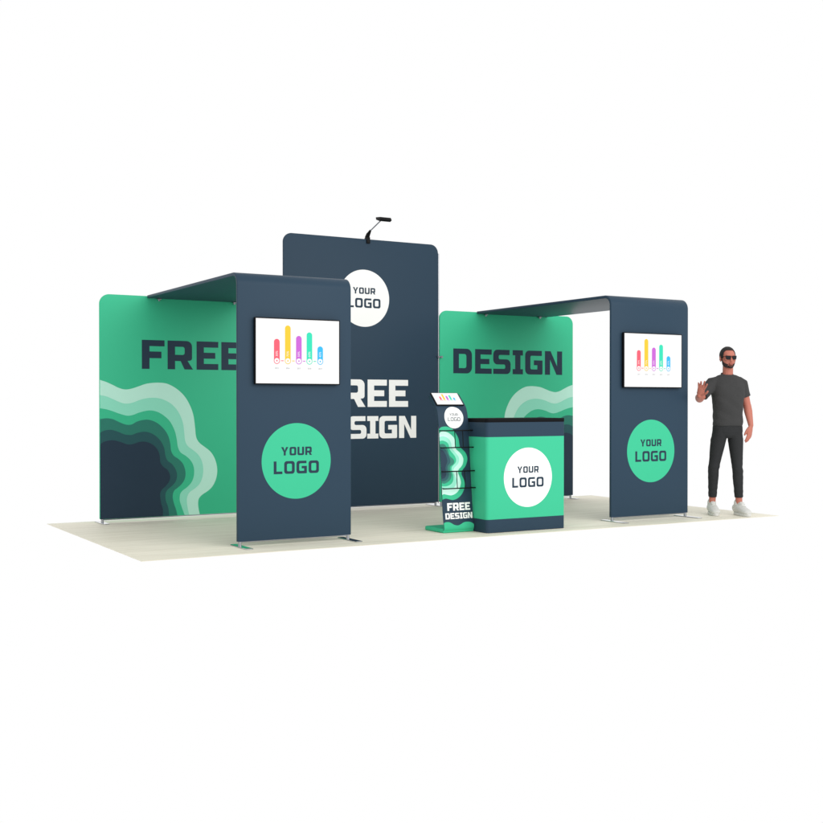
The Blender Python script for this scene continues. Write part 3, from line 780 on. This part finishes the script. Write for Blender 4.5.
    for i in range(n1):
        for j in range(n2): bm.faces.new((rg[i][j], rg[(i+1) % n1][j], rg[(i+1) % n1][(j+1) % n2], rg[i][(j+1) % n2]))
    bmesh.ops.recalc_face_normals(bm, faces=bm.faces)
    c.add(bm, 'shirt'); c.build('collar', sobj, 180)
    # --- trousers
    tr = [loft([(Bd(0, 0, 1.00), .150, .104, 2.3), (Bd(0, 0, .95), .160, .110, 2.3), (Bd(0, 0, .90), .162, .112, 2.3), (Bd(0, 0, .86), .150, .100, 2.2), (Bd(0, 0, .835), .110, .080, 2.2)], None, 28)]
    for h, k, a in ((hL, kL, aL_), (hR, kR, aR_)):
        cuff = k.lerp(a, .77)
        sgn = 1 if h is hL else -1
        tr.append(loft([(h + BX*sgn*.002 + Vector((0, 0, .04)), .070, .095), (h+Vector((0, 0, -.02)), .078, .096), (h.lerp(k, .25), .080, .090), (h.lerp(k, .55), .070, .078), (h.lerp(k, .8), .061, .066), (k, .057, .062), (k.lerp(a, .25), .055, .060), (k.lerp(a, .5), .049, .055), (cuff, .044, .050)], None, 22))
    trb = fuse(tr, .006, 3, .5)
    for v in trb.verts:
        p = v.co - PR
        near = math.exp(-((p.z-.50)/.10)**2) + math.exp(-((p.z-.26)/.08)**2) + .8*math.exp(-((p.z-.86)/.07)**2)
        v.co += v.normal*(noise.noise(Vector((p.x*7, p.y*7, p.z*24)))*.005*near + noise.noise(p*10)*.002)
    m = MB(); m.add(trb, 'trousers'); m.build('trousers', t, 180)
    # --- sneakers
    for a, ang in ((aL_, 30), (aR_, 14)):
        A = math.radians(ang); f_ = HX*math.sin(A) + DX*math.cos(A); sd = HX*math.cos(A) - DX*math.sin(A)
        o = Vector((a.x, a.y, 0)) + f_*.0
        def F(l, z): return o + f_*l + Vector((0, 0, z))
        up_ = [ (F(-.090, .060), .030, .026), (F(-.080, .068), .042, .046), (F(-.04, .072), .047, .056), (F(0, .074), .050, .062), (F(.04, .068), .052, .056), (F(.09, .055), .055, .044), (F(.14, .046), .055, .036), (F(.178, .040), .046, .028), (F(.202, .034), .026, .016)]
        shoe = fuse([loft(up_, sd, 20), limb([F(-.025, .055), F(-.020, .138)], [.047, .046]), ell(F(.030, .115), (.034, .055, .034), (sd, f_, Vector((0, 0, 1))))], .0045, 4, .5)
        s_ = thing('shoe', '', '', (0, 0, 0)); del s_['label']; del s_['category']; s_.parent = t; s_.location = o - PR
        m = MB(); m.add(shoe, 'shoe'); m.build('upper', s_, 180)
        out = []
        for k in range(40):
            q = 2*PI*k/40; l = .057+.152*math.cos(q); w_ = (.054+.006*math.cos(q+.3))*math.sin(q)
            w_ *= 1.0 - .10*math.exp(-((l-.02)/.05)**2)
            out.append((l, w_))
        bm = bm_prism(out, 'z', .001, .030, .004, 2)
        for v in bm.verts: v.co = o + f_*v.co.x + sd*v.co.y + Vector((0, 0, v.co.z))
        m = MB(); m.add(bm, 'sole'); m.build('sole', s_, 40)
        for z_, l_ in ((.140, .058), (.124, .078), (.104, .096)):
            m = MB(); m.add(bm_tube(F(l_, z_)-sd*.024, F(l_, z_)+sd*.024, .0035, 8), 'sole'); m.build('lace', s_, 60)
person()
